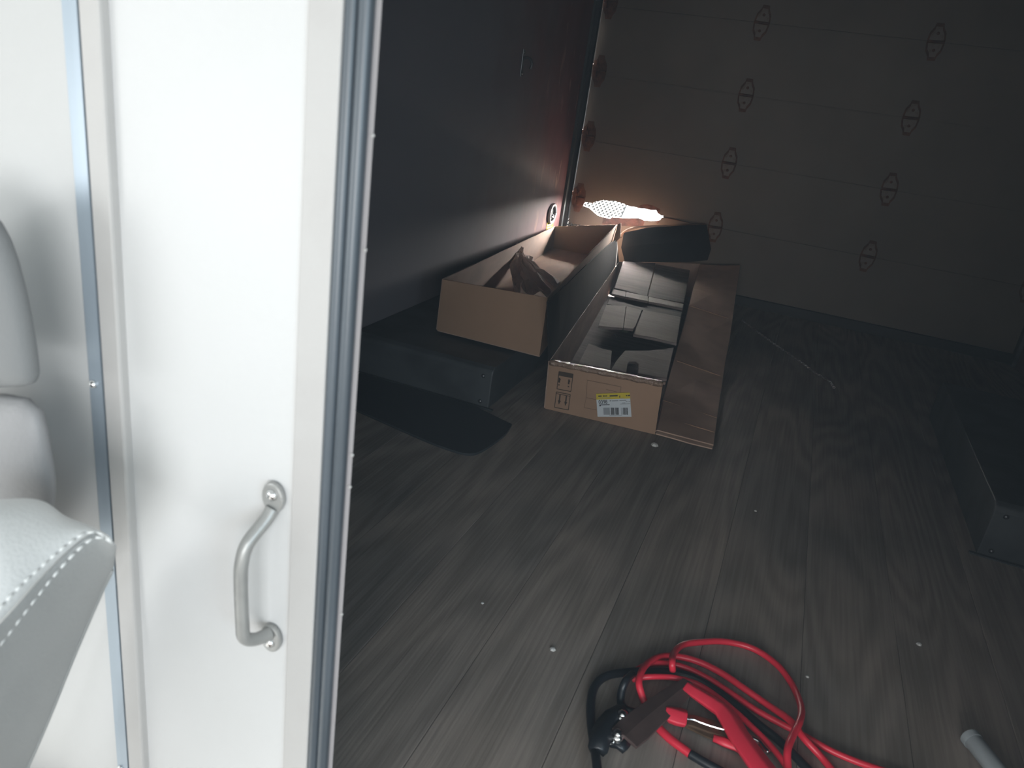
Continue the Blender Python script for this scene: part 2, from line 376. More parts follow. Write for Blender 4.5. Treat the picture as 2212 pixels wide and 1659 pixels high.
# ---- bulkhead between cab and cargo, seen at the left
def vx(u): return PY(u, 800, BY).x
def vy(u, y): return PY(u, 800, y).x
w = MB(); w.box((-1.27, BY, -.40), (vx(191), BY + .03, ZC)); struct(w.build('wall_front', m_white))
w = MB(); w.box((.46, BY, -.40), (1.17, BY + .03, ZC)); struct(w.build('wall_front', m_white))
w = MB(); w.box((vx(640), BY + .002, 1.09), (.46, BY + .03, ZC)); struct(w.build('trim_4', m_white))
strip = MB(); strip.box((vy(191, BY - .0015), BY - .0015, -.40), (vx(221), BY + .01, 1.6))
strip = struct(strip.build('trim_5', m_alu))
for z in (PY(200, 827, BY).z, PY(250, 1650, BY).z):
    q = MB(); q.dome((vx(203), BY - .0015, z), (0, -1, 0), .0046, .0042, 16, 5); q.build('rivet', m_chrome, strip, smooth=True)
w = MB(); w.box((vy(220, BY - .005), BY - .005, -.40), (vy(259, BY - .005), BY + .02, 1.6)); struct(w.build('trim_6', m_beige, bevel=.0025))
pd = struct(thing('door_2', 'white pass-through door with a grey pull handle', 'door', (vx(450), BY, 0))); del pd['category']
q = MB(); q.box((vx(250), BY + .005, -.40), (vx(645), BY + .024, 1.6)); q.build('door_panel', m_door2, pd)
q = MB(); q.box((vx(637), BY + .001, -.40), (vx(701), BY + .03, 1.6)); q.build('door_stile', m_beige, pd, bevel=.0015)
q = MB(); ys = BY + .006
q.box((vy(700, ys), ys, -.40), (vy(762, BY + .012), BY + .012, 1.6))
for u, r in ((719, .0056), (745, .0060)):
    c = vy(u, ys); q.tube([(c, ys + .001, -.40), (c, ys + .001, .6), (c, ys + .001, 1.6)], r, 16)
q.build('rubber_seal', m_seal, pd, smooth=True, auto=.6)
ye = BY + .0122
w = MB(); w.box((vy(755, ye), ye, -.40), (vy(773, ye), ye + .0008, 1.6)); edge = struct(w.build('trim_7', m_edge))
for (u, v) in ((806, 293), (790, 540), (768, 985), (758, 1052), (742, 1328)):
    p = PY(u, v, ye); q = MB()
    q.dome((vy(773, ye) - .0008, ye, p.z), (1, -.2, .1), .0020, .0020 + random.random() * .0012, 6, 2)
    q.build('splinter', m_beige, edge)
# pull handle on the door
h = MB(); hp = bpy.data.objects.new('handle', None); C.objects.link(hp); hp.parent = pd; hp.matrix_parent_inverse = pd.matrix_world.inverted()
bpy.context.view_layer.update()
zt, zb = PY(592, 1076, BY).z, PY(583, 1378, BY).z
xh = PY(590, 1072, BY).x; xb = PY(585, 1380, BY).x
yo = BY + .004
pts = spline([(xh, yo - .004, zt - .012), (xh - .002, yo - .012, zt - .022), (xh - .008, yo - .030, zt - .040), (xh - .010, yo - .036, zt - .060), (xh - .010, yo - .037, (zt + zb) / 2),
              (xb - .010, yo - .036, zb + .040), (xb - .009, yo - .034, zb + .020), (xb - .005, yo - .022, zb + .010), (xb, yo - .006, zb + .008)], 8)
n = len(pts)
h.tube(pts, [.0068] * n, 16)
o = h.build('grip', m_handle, hp, smooth=True)
for (zz, sg, xx) in ((zt, 1, xh), (zb, -1, xb)):
    q = MB(); ring = []
    for k in range(20):
        a = 2 * math.pi * k / 20; ring.append((xx + .0125 * math.cos(a), yo, zz + .0165 * math.sin(a)))
    q.prism(ring, (0, -.006, 0)); o = q.build('foot', m_handle, hp, bevel=.002)
    q = MB(); q.dome((xx, yo - .006, zz + sg * .004), (0, -1, 0), .0062, .0045, 14, 4); q.build('screw', m_chrome, o, smooth=True)

# ------------------------------------------------------------------ outside, seen through the hole
g = MB(); g.box((-14, D + .6, -.85), (12, 24, -.70)); struct(g.build('ground', m_ground))
gr = thing('grating', 'white expanded metal grating outside, seen through the hole in the rear door', 'grating', (-1.08, 4.46, .33))
q = MB()
c0 = Vector((-1.135, 4.44, .372)); ux = Vector((1, 0, 0)); uy = Vector((0, .80, .60))
nx, ny, px_, py_ = 7, 7, .025, .036
for i in range(-nx, nx):
    for j in range(-ny, ny):
        a = c0 + ux * (i * px_) + uy * (j * py_)
        if abs(i) > 10: continue
        for sx in (1, -1):
            b = a + ux * (sx * px_ / 2) + uy * (py_ / 2)
            q.tube([a, (a + b) / 2, b], .0036, 5)
            q.tube([b, (b + a + uy * py_) / 2, a + uy * py_], .0036, 5)
gm = q.build('mesh_strands', m_grating, gr); gm['kind'] = 'stuff'
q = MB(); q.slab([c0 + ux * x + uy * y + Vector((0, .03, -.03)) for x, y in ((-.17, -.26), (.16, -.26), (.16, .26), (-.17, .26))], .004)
q.build('gap_shade_sheet', m_void, gr)  # added black sheet, its colour gives the shade between the strands

# ------------------------------------------------------------------ wheel boxes
def wheel_box(name, x0, x1, y0, y1, z, label):
    t = thing(name, label, 'wheel box', ((x0 + x1) / 2, y0, 0), 'wheel boxes along the side walls')
    q = MB(); prof = [(y0, 0), (y0, z - .022), (y0 + .006, z - .008), (y0 + .022, z), (y1 - .022, z), (y1 - .006, z - .008), (y1, z - .022), (y1, 0)]
    q.prism([(x0, a, b) for a, b in prof], (x1 - x0, 0, 0)); q.build('shell', m_well, t, bevel=.004)
    q = MB(); q.box((x0 - (.018 if x0 > 0 else 0), y0 - .012, 0), (x1 + (.018 if x0 < 0 else 0), y0 - .0005, .004)); q.build('flange', m_well, t)
    xs = x0 + .030 if x0 > 0 else x1 - .030
    for zz in (.018, z - .03):
        q = MB(); q.dome((xs, y0, zz), (0, -1, 0), .007, .005, 10, 3); q.build('screw', m_steel, t, smooth=True)
wheel_box('wheel_box', XL, -.765, 2.074, 3.15, .134, 'dark steel wheel box by the red wall, under the smaller open carton')
wheel_box('wheel_box', .627, XR, 2.045, 3.10, .150, 'dark steel wheel box on the right, standing clear of the cartons')

# rubber mat in front of the left wheel box
ring = [PZ(u, v, 0) for u, v in ((1105,921),(1092,941),(1060,966),(1036,980),(1018,985),(990,981),(930,960),(850,925),(760,885))]
ring = spline(ring, 4) + [Vector((-1.22, 1.80, 0)), Vector((-1.22, 2.05, 0)), Vector((-.80, 2.05, 0))]
q = MB(); q.prism([(p.x, p.y, .0005) for p in ring], (0, 0, .007)); o = q.build('rubber_mat', m_mat)
tag(o, 'flat black rubber mat with a rounded corner lying before the wheel box', 'mat')

# ------------------------------------------------------------------ fittings on the red wall
ct = PX(1190, 461, XL)
ring_o = thing('tie_down_ring', 'pale oval tie-down ring set in the red wall near the corner', 'ring', (XL, ct.y, ct.z))
q = MB(); pts = [(XL + .008, ct.y + .050 * math.cos(a), ct.z + .048 * math.sin(a)) for a in [2 * math.pi * k / 24 for k in range(25)]]
q.tube(pts, .009, 8); q.build('rim', m_ring, ring_o, smooth=True)
q = MB(); q.prism([(XL, ct.y + .048 * math.cos(2 * math.pi * k / 20), ct.z + .046 * math.sin(2 * math.pi * k / 20)) for k in range(20)], (.002, 0, 0)); q.build('cup', m_black, ring_o)
q = MB(); q.tube([(XL + .006, ct.y - .03, ct.z - .012), (XL + .016, ct.y, ct.z - .018), (XL + .006, ct.y + .03, ct.z - .012)], .005, 8); q.build('bar', m_ring, ring_o, smooth=True)
st = PX(1187, 489, XL)
s_ = thing('wall_sticker', 'small yellow sticker on the red wall below the oval ring', 'sticker', (XL, st.y, st.z))
q = MB(); q.box((XL, st.y - .055, st.z - .03), (XL + .0015, st.y + .055, st.z + .028)); q.build('paper', m_yellow, s_)
for z in (.012, -.004):
    q = MB(); q.box((XL + .0015, st.y - .045, st.z + z - .004), (XL + .002, st.y + .03, st.z + z + .002)); q.build('printed_line', m_labgrey, s_)
lt = PX(1128, 136, XL)
lh = thing('wall_hook', 'small dark metal hook high on the red wall', 'hook', (XL, lt.y, lt.z))
q = MB(); q.box((XL, lt.y - .012, lt.z - .055), (XL + .005, lt.y + .012, lt.z + .055)); q.build('plate', m_steel, lh, bevel=.003)
q = MB(); q.tube(spline([(XL + .004, lt.y, lt.z + .02), (XL + .03, lt.y, lt.z + .022), (XL + .045, lt.y, lt.z + .002), (XL + .04, lt.y, lt.z - .02)], 5), .006, 8); q.build('hook_bar', m_steel, lh, smooth=True)
for z in (.042, -.042):
    q = MB(); q.dome((XL + .005, lt.y, lt.z + z), (1, 0, 0), .006, .004, 10, 3); q.build('screw', m_chrome, lh, smooth=True)

# ------------------------------------------------------------------ smaller carton on the wheel box
T = .005
yf, yb = 2.255, 4.07
fBL, fBR = PY(945, 712, yf), PY(1166, 768, yf + .004); fTL, fTR = PY(958, 603, yf), PY(1184, 643, yf + .004)
zb0 = .137
fBL.z = max(fBL.z, zb0); fBR.z = max(fBR.z, zb0)
bTL = PY(1199, 489, yb); bTR = PY(1334, 485, yb + .03)
bBL = PY(1187, 573, yb); bBL.z = max(bBL.z, .137); bBR = Vector((bTR.x - .01, yb + .03, bBL.z))
ca = thing('open_carton', 'smaller open brown carton with crumpled paper inside, tilted on the wheel box', 'carton', ((fBL + fBR) / 2))
q = MB(); q.slab([fBL, fBR, fTR, fTL], T); q.build('front_wall', m_card, ca)
q = MB(); q.slab([fBL, fTL, bTL, bBL], T); q.build('side_wall', m_cardin, ca)
q = MB(); q.slab([fBR, fTR, bTR, bBR], T); q.build('side_wall', m_card, ca)
q = MB(); q.slab([bBL, bBR, bTR, bTL], T); q.build('back_wall', m_card, ca)
q = MB(); q.slab([fBL, bBL, bBR, fBR], T); q.build('bottom', m_cardin, ca)
# loose inner flap standing away from the left wall in the far corner, and a raised end flap
k1, k2 = PY(1188, 572, yb - .06), PY(1186, 497, yb - .06)
q = MB(); q.slab([k1, k2, PY(1199, 490, yb - .012), PY(1192, 573, yb - .012)], .003); q.build('corner_flap', m_cardin, ca)
q = MB(); q.slab([PY(1334, 485, yb + .028), PY(1341, 481, yb + .02), PY(1340, 512, yb - .04), PY(1322, 530, yb - .06)], .004); q.build('corner_flap', m_cardin, ca)
# crumpled paper
pp = MB(); rows = []; KP = 1.17
top = PY(1122, 556, 2.78 * KP)
skirt = [(1112,628,2.42),(1104,600,2.55),(1098,560,2.70),(1095,538,2.82),(1118,528,2.86),(1134,540,2.86),(1150,568,2.82),(1168,590,2.72),(1200,606,2.62),(1225,622,2.50),(1216,634,2.42),(1196,641,2.36),(1172,632,2.42),(1150,636,2.38),(1126,626,2.44),(1118,631,2.38)]
nring = 7; P3 = [PY(u, v, y * KP) for u, v, y in skirt]; m2 = len(P3) * 2
dense = []
for i in range(len(P3)): dense += [P3[i], (P3[i] + P3[(i + 1) % len(P3)]) / 2]
vs = [top]; rnd = random.Random(3)
for r in range(1, nring + 1):
    f = r / nring
    for k in range(m2):
        p = top.lerp(dense[k], f); amp = .014 * math.sin(math.pi * min(f * .9, 1)) + .004
        fold = .016 * f * math.sin(k * 1.9 + r * .7)
        vs.append(p + Vector((rnd.uniform(-amp, amp) * .7, rnd.uniform(-amp, amp), rnd.uniform(-amp, amp) * .6 + fold + .020 * (1 - f))))
fs = [(0, 1 + k, 1 + (k + 1) % m2) for k in range(m2)]
for r in range(nring - 1):
    for k in range(m2):
        a = 1 + r * m2 + k; b = 1 + r * m2 + (k + 1) % m2
        fs += [(a, a + m2, b), (b, a + m2, b + m2)]
pp.add(vs, fs); o = pp.build('packing_paper', m_paper)
tag(o, 'crumpled pale packing paper stuffed in the smaller carton', 'paper')

# ------------------------------------------------------------------ long carton on the floor
A0, A1 = PZ(1178, 882), PZ(1415, 938)                # front bottom edge
A0.z = A1.z = .001
yA0, yA1 = A0.y, A1.y
T0, T1 = PY(1188, 780, yA0), PY(1432, 828, yA1)
LB = 4.14
bl = PY(1338, 565, LB); br = PY(1512, 570, LB + .06)     # far rim corners
lc = thing('long_carton', 'long brown shipping carton on the floor with one side torn down', 'carton', ((A0 + A1) / 2))
B0 = Vector((bl.x, LB, .003)); B1 = Vector((br.x, LB + .06, .003))
q = MB(); q.slab([A0, A1, T1, T0], T); q.build('front_wall', m_card, lc)
q = MB(); q.slab([A0, B0, B1, A1], T); q.build('bottom', m_pad_shade, lc)
q = MB(); q.slab([A0, T0, bl, B0], T); q.build('side_wall', m_cardin, lc)
q = MB(); q.slab([B0, bl, br, B1], T); q.build('back_wall', m_cardin, lc)
# back flap standing up, dark on this side, bent edge catching the light
rows = []
lowr = [(1350,566),(1395,566),(1440,566),(1490,566),(1528,562)]
midr = [(1342,535),(1395,528),(1440,525),(1490,524),(1536,538)]
upr = [(1348,503),(1395,493),(1440,489.5),(1490,486.5),(1526,485)]
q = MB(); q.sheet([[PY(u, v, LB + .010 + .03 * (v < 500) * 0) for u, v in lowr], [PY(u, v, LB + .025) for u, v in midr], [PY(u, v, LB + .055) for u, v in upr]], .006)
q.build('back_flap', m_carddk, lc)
q = MB(); q.sheet([[PY(u, v, LB + .018) for u, v in lowr], [PY(u, v, LB + .033) for u, v in midr], [PY(u, v - .6, LB + .063) for u, v in upr]], .004)
q.build('flap_outer_face', m_card, lc)
q = MB(); e_ = [PY(u, v, LB + .058) for u, v in ((1340,512),(1347,502.5),(1360,495),(1378,490.8),(1395,489.6),(1420,488.8),(1450,487.5))]
q.tube(spline(e_, 4), [.008] * 12 + [.006] * 12 + [.003], 7); q.build('flap_edge', m_cardin, lc)
fa = [(1187,783),(1215,752),(1243,715),(1270,676),(1296,635),(1318,600),(1336,566)]
fb = [(1182,652),(1207,630),(1232,606),(1258,580),(1284,556),(1309,533),(1332,516)]
lo_r = []; hi_r = []
for i in range(7):
    t = i / 6; y = yA0 + (LB - yA0) * t ** 1.35
    lo_r.append(T0.lerp(bl, t ** 1.35) + Vector((-.004, 0, -.002))); hi_r.append(PY(*fb[i], y * .985))
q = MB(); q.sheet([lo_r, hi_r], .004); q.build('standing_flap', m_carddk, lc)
# right side torn down: it stands at the far end and lies on the floor at the near end
n = 9; rowL = []; rowB = []; rowR = []
Lpx = [(1419.5,930),(1434,862),(1450,801),(1465,748),(1478,703),(1489,660),(1498,624),(1506,595),(1512,572)]
Rpx = [(1541,962),(1549,900),(1558,838),(1566,784),(1575,738),(1582,690),(1588,645),(1594,605),(1599,574)]
for i in range(n):
    t = i / (n - 1); y = 2.245 + (LB + .06 - 2.245) * t ** .93
    p = PY(*Lpx[i], y)
    if p.z < .006: p = PZ(*Lpx[i], .006)
    r = PY(*Rpx[i], y + .02)
    if r.z < .010: r = PZ(*Rpx[i], .010)
    rowL.append(p); rowR.append(r)
    rowB.append(A1.lerp(B1, t) + Vector((-.004, .008, .004)))
q = MB(); q.sheet([rowB, rowL], .004); q.build('side_wall', m_cardin, lc)
mid = [a.lerp(b, .5) + Vector((0, 0, .004 * math.sin(i * 2.1))) for i, (a, b) in enumerate(zip(rowL, rowR))]
q = MB(); q.sheet([rowL, mid, rowR], .005); q.build('side_flap', m_cardflap, lc)
for (t0, a, b) in ((.05, .45, .98), (.115, .0, 1.0), (.30, .05, .95), (.62, .0, .9)):          # creases pressed across the flap
    i = t0 * (n - 1); i0 = int(i); f = i - i0
    l = rowL[i0].lerp(rowL[i0 + 1], f); r = rowR[i0].lerp(rowR[i0 + 1], f)
    q = MB(); q.tube([l.lerp(r, a) + Vector((0, 0, .003)), l.lerp(r, (a + b) / 2) + Vector((0, 0, .0032)), l.lerp(r, b) + Vector((0, 0, .003))], .0022, 6); q.build('crease', m_card, lc)
q = MB(); l, r = rowL[0], rowR[0]
q.sheet([[l.lerp(r, s) + Vector((0, -.004, -.002)) for s in (0, .3, .6, 1)], [l.lerp(r, s) + Vector((0, -.020 - .004 * (s == .6), -.004)) for s in (0, .3, .6, 1)]], .004)
q.build('torn_edge', m_cardflap, lc)
# pads lying inside, at rim level
def onpads(u, v, dz=0.0):
    # plane through the contents: rises from the near to the far end
    p0 = Vector((-.45, 2.23, .130 + dz)); nrm = Vector((0, -.012, 1))
    d = ray(u, v); o0 = Vector((0, 0, H)); return o0 + d * ((p0 - o0).dot(nrm) / d.dot(nrm))
def pad(pxs, dz, mt=m_cardlt, th=.010):
    q = MB(); q.prism([onpads(u, v, dz) for u, v in pxs], (0, 0, -th)); q.build('cardboard_pad', mt, lc, bevel=.002)
pad([(1346,564),(1416,568),(1398,640),(1327,622)], .0, m_pad_shade)
pad([(1418,568),(1492,574),(1478,654),(1400,640)], -.006, m_pad_shade)
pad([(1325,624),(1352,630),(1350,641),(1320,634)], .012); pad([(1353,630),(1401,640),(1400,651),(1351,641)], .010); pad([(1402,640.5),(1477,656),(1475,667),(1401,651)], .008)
pad([(1318,640),(1474,672),(1471,684),(1388,670),(1311,657)], -.028, m_pad_shade)
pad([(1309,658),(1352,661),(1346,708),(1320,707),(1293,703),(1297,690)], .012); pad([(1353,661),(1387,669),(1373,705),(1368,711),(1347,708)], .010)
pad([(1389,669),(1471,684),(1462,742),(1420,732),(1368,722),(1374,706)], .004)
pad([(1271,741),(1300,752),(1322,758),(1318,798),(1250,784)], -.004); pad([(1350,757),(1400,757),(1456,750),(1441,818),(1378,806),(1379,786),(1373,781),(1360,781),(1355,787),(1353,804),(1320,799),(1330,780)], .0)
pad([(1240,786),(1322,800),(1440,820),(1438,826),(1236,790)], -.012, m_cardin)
# a dark strap end and scrap in the gap between the pads
sc = thing('loose_scrap', 'small dark green scrap between the pads of the long carton', 'scrap', onpads(1349, 716, -.02))
q = MB(); q.dome(onpads(1350, 716, -.012), (0, 0, 1), .016, .02, 8, 3); q.build('leaf', mat('dark green scrap', (.035, .042, .02), .8), sc)
q = MB(); q.tube([onpads(1322, 726, -.006), onpads(1328, 722, .0), onpads(1334, 730, -.008)], .0025, 6); q.build('wire', m_chrome, sc)
# clear tape along the front rim
q = MB(); top_r = []; mid_r = []; low_r = []; rnd = random.Random(11)
for k in range(61):
    t = k / 60; e = T0.lerp(T1, t); dn = (A0.lerp(A1, t) - e).normalized()
    j = lambda s: Vector((0, rnd.uniform(-s, s), rnd.uniform(-s, s)) )
    top_r.append(e + Vector((0, .020, .0015)) + j(.0008)); mid_r.append(e + Vector((0, -.0066, .0020)) + j(.0009)); low_r.append(e + dn * (.011 + .0012 * math.sin(k * .7)) + Vector((0, -.0068, 0)))
q.sheet([top_r, mid_r, low_r], .0008); q.build('clear_tape', m_tape, lc, smooth=True)
# prints and label on the front wall
ex = (A1 - A0).normalized(); nf = ex.cross(Vector((0, 0, 1))).normalized()
if nf.y > 0: nf = -nf
def onfront(u, v, off=.0056):
    d = ray(u, v); p0 = A0 + nf * off; o0 = Vector((0, 0, H)); return o0 + d * ((p0 - o0).dot(nf) / d.dot(nf))
offc = .0060
def fpoly(mb, pxs, off=offc, th=.0004):
    mb.prism([onfront(u, v, off) for u, v in pxs], nf * th)
def fline(mb, a, b, wd, off=offc):
    p, r = onfront(*a, off), onfront(*b, off); d = (r - p).normalized(); s = d.cross(nf) * (wd / 2)
    mb.prism([p - s, r - s, r + s, p + s], nf * .0004)
def Z1(x, y): return (1160 + x * 320 / 2212, 780 + y * 320 / 2212)       # detail view of the front wall
q = MB()
sq = [Z1(330, 155), Z1(540, 195), Z1(505, 455), Z1(298, 415)]
for a in range(4): fline(q, sq[a], sq[(a + 1) % 4], .0022)
fpoly(q, [Z1(330, 157), Z1(538, 197), Z1(530, 255), Z1(322, 215)])
for (x, y) in ((338, 250), (480, 275)):
    fline(q, Z1(x, y), Z1(x - 8, y + 70), .005); fline(q, Z1(x + 12, y + 20), Z1(x - 14, y + 55), .004); fpoly(q, [Z1(x - 20, y + 95), Z1(x, y + 98), Z1(x - 2, y + 115), Z1(x - 20, y + 112)])
q.build('wet_mark_print', m_ink, lc)
q = MB(); sq = [Z1(290, 460), Z1(497, 500), Z1(468, 730), Z1(262, 690)]
for a in range(4): fline(q, sq[a], sq[(a + 1) % 4], .0022)
fline(q, Z1(290, 485), Z1(490, 525), .0016)
for x, y in ((345, 500), (440, 520)):
    fline(q, Z1(x, y), Z1(x - 12, y + 95), .0045); fpoly(q, [Z1(x - 32, y + 85), Z1(x + 12, y + 95), Z1(x - 20, y + 150)])
q.build('arrow_print', m_ink, lc)
q = MB()
for a, b in (((750, 285), (1255, 385)), ((750, 285), (735, 545)), ((1255, 385), (1245, 470)), ((735, 545), (880, 575)), ((735, 545), (705, 695)), ((705, 695), (890, 730)), ((1035, 425), (1190, 460))):
    fline(q, Z1(*a), Z1(*b), .0012)
q.build('faint_print', m_inkf, lc)
lab = bpy.data.objects.new('shipping_label', None); C.objects.link(lab); lab.parent = lc; bpy.context.view_layer.update(); lab.matrix_parent_inverse = lc.matrix_world.inverted()
q = MB(); fpoly(q, [Z1(905, 830), Z1(1412, 830), Z1(1385, 470), Z1(882, 488)], .0066, .0005); q.build('white_paper', m_label, lab)
q = MB(); fpoly(q, [Z1(882, 488), Z1(1385, 470), Z1(1395, 558), Z1(888, 576)], .0072, .0004); q.build('yellow_band', m_yellow, lab)
q = MB(); o2 = .0078
for (x0, y0, x1, y1, hgt) in ((915, 524, 965, 522, 18), (985, 522, 1010, 521, 18), (1015, 521, 1050, 519, 14), (1085, 520, 1205, 516, 20), (1230, 530, 1242, 530, 30), (1328, 516, 1350, 515, 16), (1358, 515, 1388, 513, 18)):
    fpoly(q, [Z1(x0, y0 - hgt / 2), Z1(x1, y1 - hgt / 2), Z1(x1, y1 + hgt / 2), Z1(x0, y0 + hgt / 2)], o2, .0003)
for (x0, y0, x1, y1, hgt) in ((930, 655, 1085, 650, 9), (932, 668, 955, 667, 14)):
    fpoly(q, [Z1(x0, y0 - hgt / 2), Z1(x1, y1 - hgt / 2), Z1(x1, y1 + hgt / 2), Z1(x0, y0 + hgt / 2)], o2, .0003)
# barcode
rb = random.Random(5); x = 1100
for x0, x1 in ((1100, 1155), (1168, 1222), (1285, 1325), (1332, 1356)):
    x = x0
    while x < x1:
        wbar = rb.choice((4, 6, 9)); fpoly(q, [Z1(x, 696), Z1(min(x + wbar, x1), 696), Z1(min(x + wbar, x1) + 4, 800), Z1(x + 4, 800)], o2, .0003); x += wbar + rb.choice((2, 3))
q.build('label_print', m_labink, lab)
q = MB(); fpoly(q, [Z1(990, 698), Z1(1085, 696), Z1(1092, 800), Z1(995, 800)], o2, .0003)
for (x0, y0, x1, y1, hgt) in ((920, 552, 1100, 546, 7), (1085, 592, 1110, 591, 18), (1120, 594, 1215, 590, 14), (1230, 590, 1335, 585, 14), (1325, 606, 1350, 605, 12), (1365, 604, 1390, 604, 10), (1270, 626, 1320, 624, 8), (1245, 642, 1390, 636, 9), (1080, 812, 1270, 810, 7), (1245, 556, 1290, 554, 8), (1260, 698, 1264, 698, 4)):
    fpoly(q, [Z1(x0, y0 - hgt / 2), Z1(x1, y1 - hgt / 2), Z1(x1, y1 + hgt / 2), Z1(x0, y0 + hgt / 2)], o2, .0003)
for x in (1255, 1266, 1275): fpoly(q, [Z1(x, 700), Z1(x + 5, 700), Z1(x + 9, 800), Z1(x + 4, 800)], o2, .0003)
q.build('label_fine_print', m_labgrey, lab)
tx = bpy.data.curves.new('label_number', 'FONT'); tx.body = '0398'; tx.align_x = 'LEFT'; tx.align_y = 'BOTTOM_BASELINE'; tx.offset = .016; tx.extrude = .004
pa, pb = onfront(*Z1(922, 638), .0079), onfront(*Z1(1052, 634), .0079); pc = onfront(*Z1(918, 582), .0079)
xv = (pb - pa); hgt = (pc - pa).length; xd = xv.normalized(); yd = nf.cross(xd).normalized()
to = bpy.data.objects.new('label_number', tx); C.objects.link(to); tx.materials.append(m_labink)
bpy.context.view_layer.update(); wd = max(to.dimensions.x, .01); ht = max(to.dimensions.y, .01)
mw = Matrix(((xd.x * xv.length / wd, yd.x * hgt / ht, nf.x * .02, pa.x), (xd.y * xv.length / wd, yd.y * hgt / ht, nf.y * .02, pa.y), (xd.z * xv.length / wd, yd.z * hgt / ht, nf.z * .02, pa.z), (0, 0, 0, 1)))
me = bpy.data.meshes.new_from_object(to.evaluated_get(bpy.context.evaluated_depsgraph_get())); me.transform(mw)
bpy.data.objects.remove(to); no = bpy.data.objects.new('label_number', me); C.objects.link(no); no.parent = lab; bpy.context.view_layer.update(); no.matrix_parent_inverse = lab.matrix_world.inverted()

# ------------------------------------------------------------------ thin chain on the floor
pts = spline([PZ(u, v, .006) for u, v in ((1600,690),(1640,720),(1680,748),(1720,775),(1760,805),(1790,823),(1802,838))], 12)
q = MB(); acc = 0; last = pts[0]; cnt = 0
for i in range(1, len(pts)):
    acc += (pts[i] - pts[i - 1]).length
    if acc > .014:
        acc = 0; t = (pts[i] - last).normalized(); side = Vector((0, 0, 1)).cross(t).normalized(); upv = Vector((0, 0, 1))
        aa = side if cnt % 2 else (upv * .6 + side * .8).normalized()
        ring = [pts[i] + t * .010 * math.cos(2 * math.pi * k / 10) + aa * .005 * math.sin(2 * math.pi * k / 10) for k in range(11)]
        q.tube(ring, .0018, 5); last = pts[i]; cnt += 1
ch = q.build('chain', m_chrome, smooth=True); tag(ch, 'thin silvery chain lying along the floor right of the long carton', 'chain')

# ------------------------------------------------------------------ jumper cables
jc = thing('jumper_cables', 'tangled red and black jumper cables with clamps on the floor boards', 'cables', PZ(1520, 1560))
RC = .0062
def cable(name, pts, mt, r=RC):
    q = MB(); q.tube(spline([PZ(u, v, z) for u, v, z in pts], 8), r, 10); return q.build(name, mt, jc, smooth=True)
a, b, c_ = .0068, .019, .031
cable('red_cable', [(1453,1449,b),(1452,1430,.034),(1456,1410,b),(1476,1393,a),(1515,1387,a),(1560,1385.5,a),(1610,1395,a),(1650,1414,a),(1688,1446,a),(1716,1488,a),(1731,1530,b),(1727,1560,c_),(1712,1590,c_),(1701,1622,c_),(1702,1662,b),(1706,1710,a),(1690,1775,a),(1650,1830,a)], m_cabr)
cable('red_cable', [(1396,1526,a),(1386,1500,b),(1380,1474,c_),(1386,1450,c_),(1400,1432,b),(1426,1419,a),(1462,1418,a),(1510,1430,a),(1560,1455,a),(1610,1489,a),(1660,1524,a),(1706,1556,b),(1738,1596,b),(1778,1640,a),(1815,1690,a),(1835,1750,a),(1820,1820,a),(1770,1870,a)], m_cabr)
cable('red_cable', [(1352,1466,a),(1374,1448,a),(1404,1434,a),(1440,1433,a),(1480,1442,a),(1530,1466,a),(1580,1498,a),(1630,1532,a),(1684,1562,a),(1735,1588,a),(1790,1619,a),(1850,1645,a),(1930,1672,a),(2010,1700,a),(2050,1750,a),(2020,1820,a),(1930,1870,a)], m_cabr, .0056)
cable('red_cable', [(1366,1468,a),(1400,1462,b),(1450,1463,b),(1500,1475,b),(1540,1498,b),(1580,1530,b),(1620,1566,b),(1660,1606,b),(1692,1646,b),(1715,1690,a),(1730,1740,a),(1725,1800,a)], m_cabr, .0052)
cable('black_cable', [(1330,1900,a),(1308,1800,a),(1296,1720,a),(1292,1680,b),(1288,1640,b),(1282,1600,a),(1277,1560,a),(1276,1520,a),(1284,1484,a),(1306,1462,a),(1345,1453,a),(1400,1450,a),(1450,1452,a),(1500,1465,a),(1550,1494,a),(1600,1532,a),(1645,1570,a),(1690,1606,a),(1760,1680,a),(1790,1740,a),(1785,1810,a)], m_cabk, .0075)
cable('black_cable', [(1366,1456,b),(1352,1470,c_),(1343,1492,b),(1341,1516,a),(1352,1532,a),(1376,1539,a),(1404,1538,a)], m_cabk, .0068)
cable('red_cable', [(1410,1556,a),(1428,1578,a),(1452,1600,a),(1478,1619,a),(1490,1628,a)], m_cabr, .0070)
cable('black_cable', [(1490,1628,a),(1520,1646,a),(1560,1668,a),(1610,1700,a),(1640,1750,a),(1640,1810,a)], m_cabk, .0075)
def bar(mb, pts, z, wds, th, mi=0):
    """a flat bar following pts on the floor with half widths wds"""
    p = [PZ(u, v, z) for u, v in pts]; L_ = []; R_ = []; M_ = []
    for i in range(len(p)):
        t = (p[min(i + 1, len(p) - 1)] - p[max(i - 1, 0)]); t.z = 0; t.normalize(); s = Vector((-t.y, t.x, 0))
        L_.append(p[i] + s * wds[i]); M_.append(p[i] + Vector((0, 0, th * .55))); R_.append(p[i] - s * wds[i])
    mb.sheet([L_, M_, R_], th, mi)
cl = bpy.data.objects.new('red_clamp', None); C.objects.link(cl); cl.parent = jc; cl.matrix_parent_inverse = jc.matrix_world.inverted(); bpy.context.view_layer.update()
q = MB(); bar(q, [(1480,1486),(1500,1500),(1530,1518),(1556,1535),(1574,1556),(1592,1588),(1616,1622),(1645,1662),(1690,1720)], .026, [.008,.010,.013,.014,.017,.017,.018,.019,.019], .014); q.build('grip', m_redp, cl, smooth=True, bevel=.003)
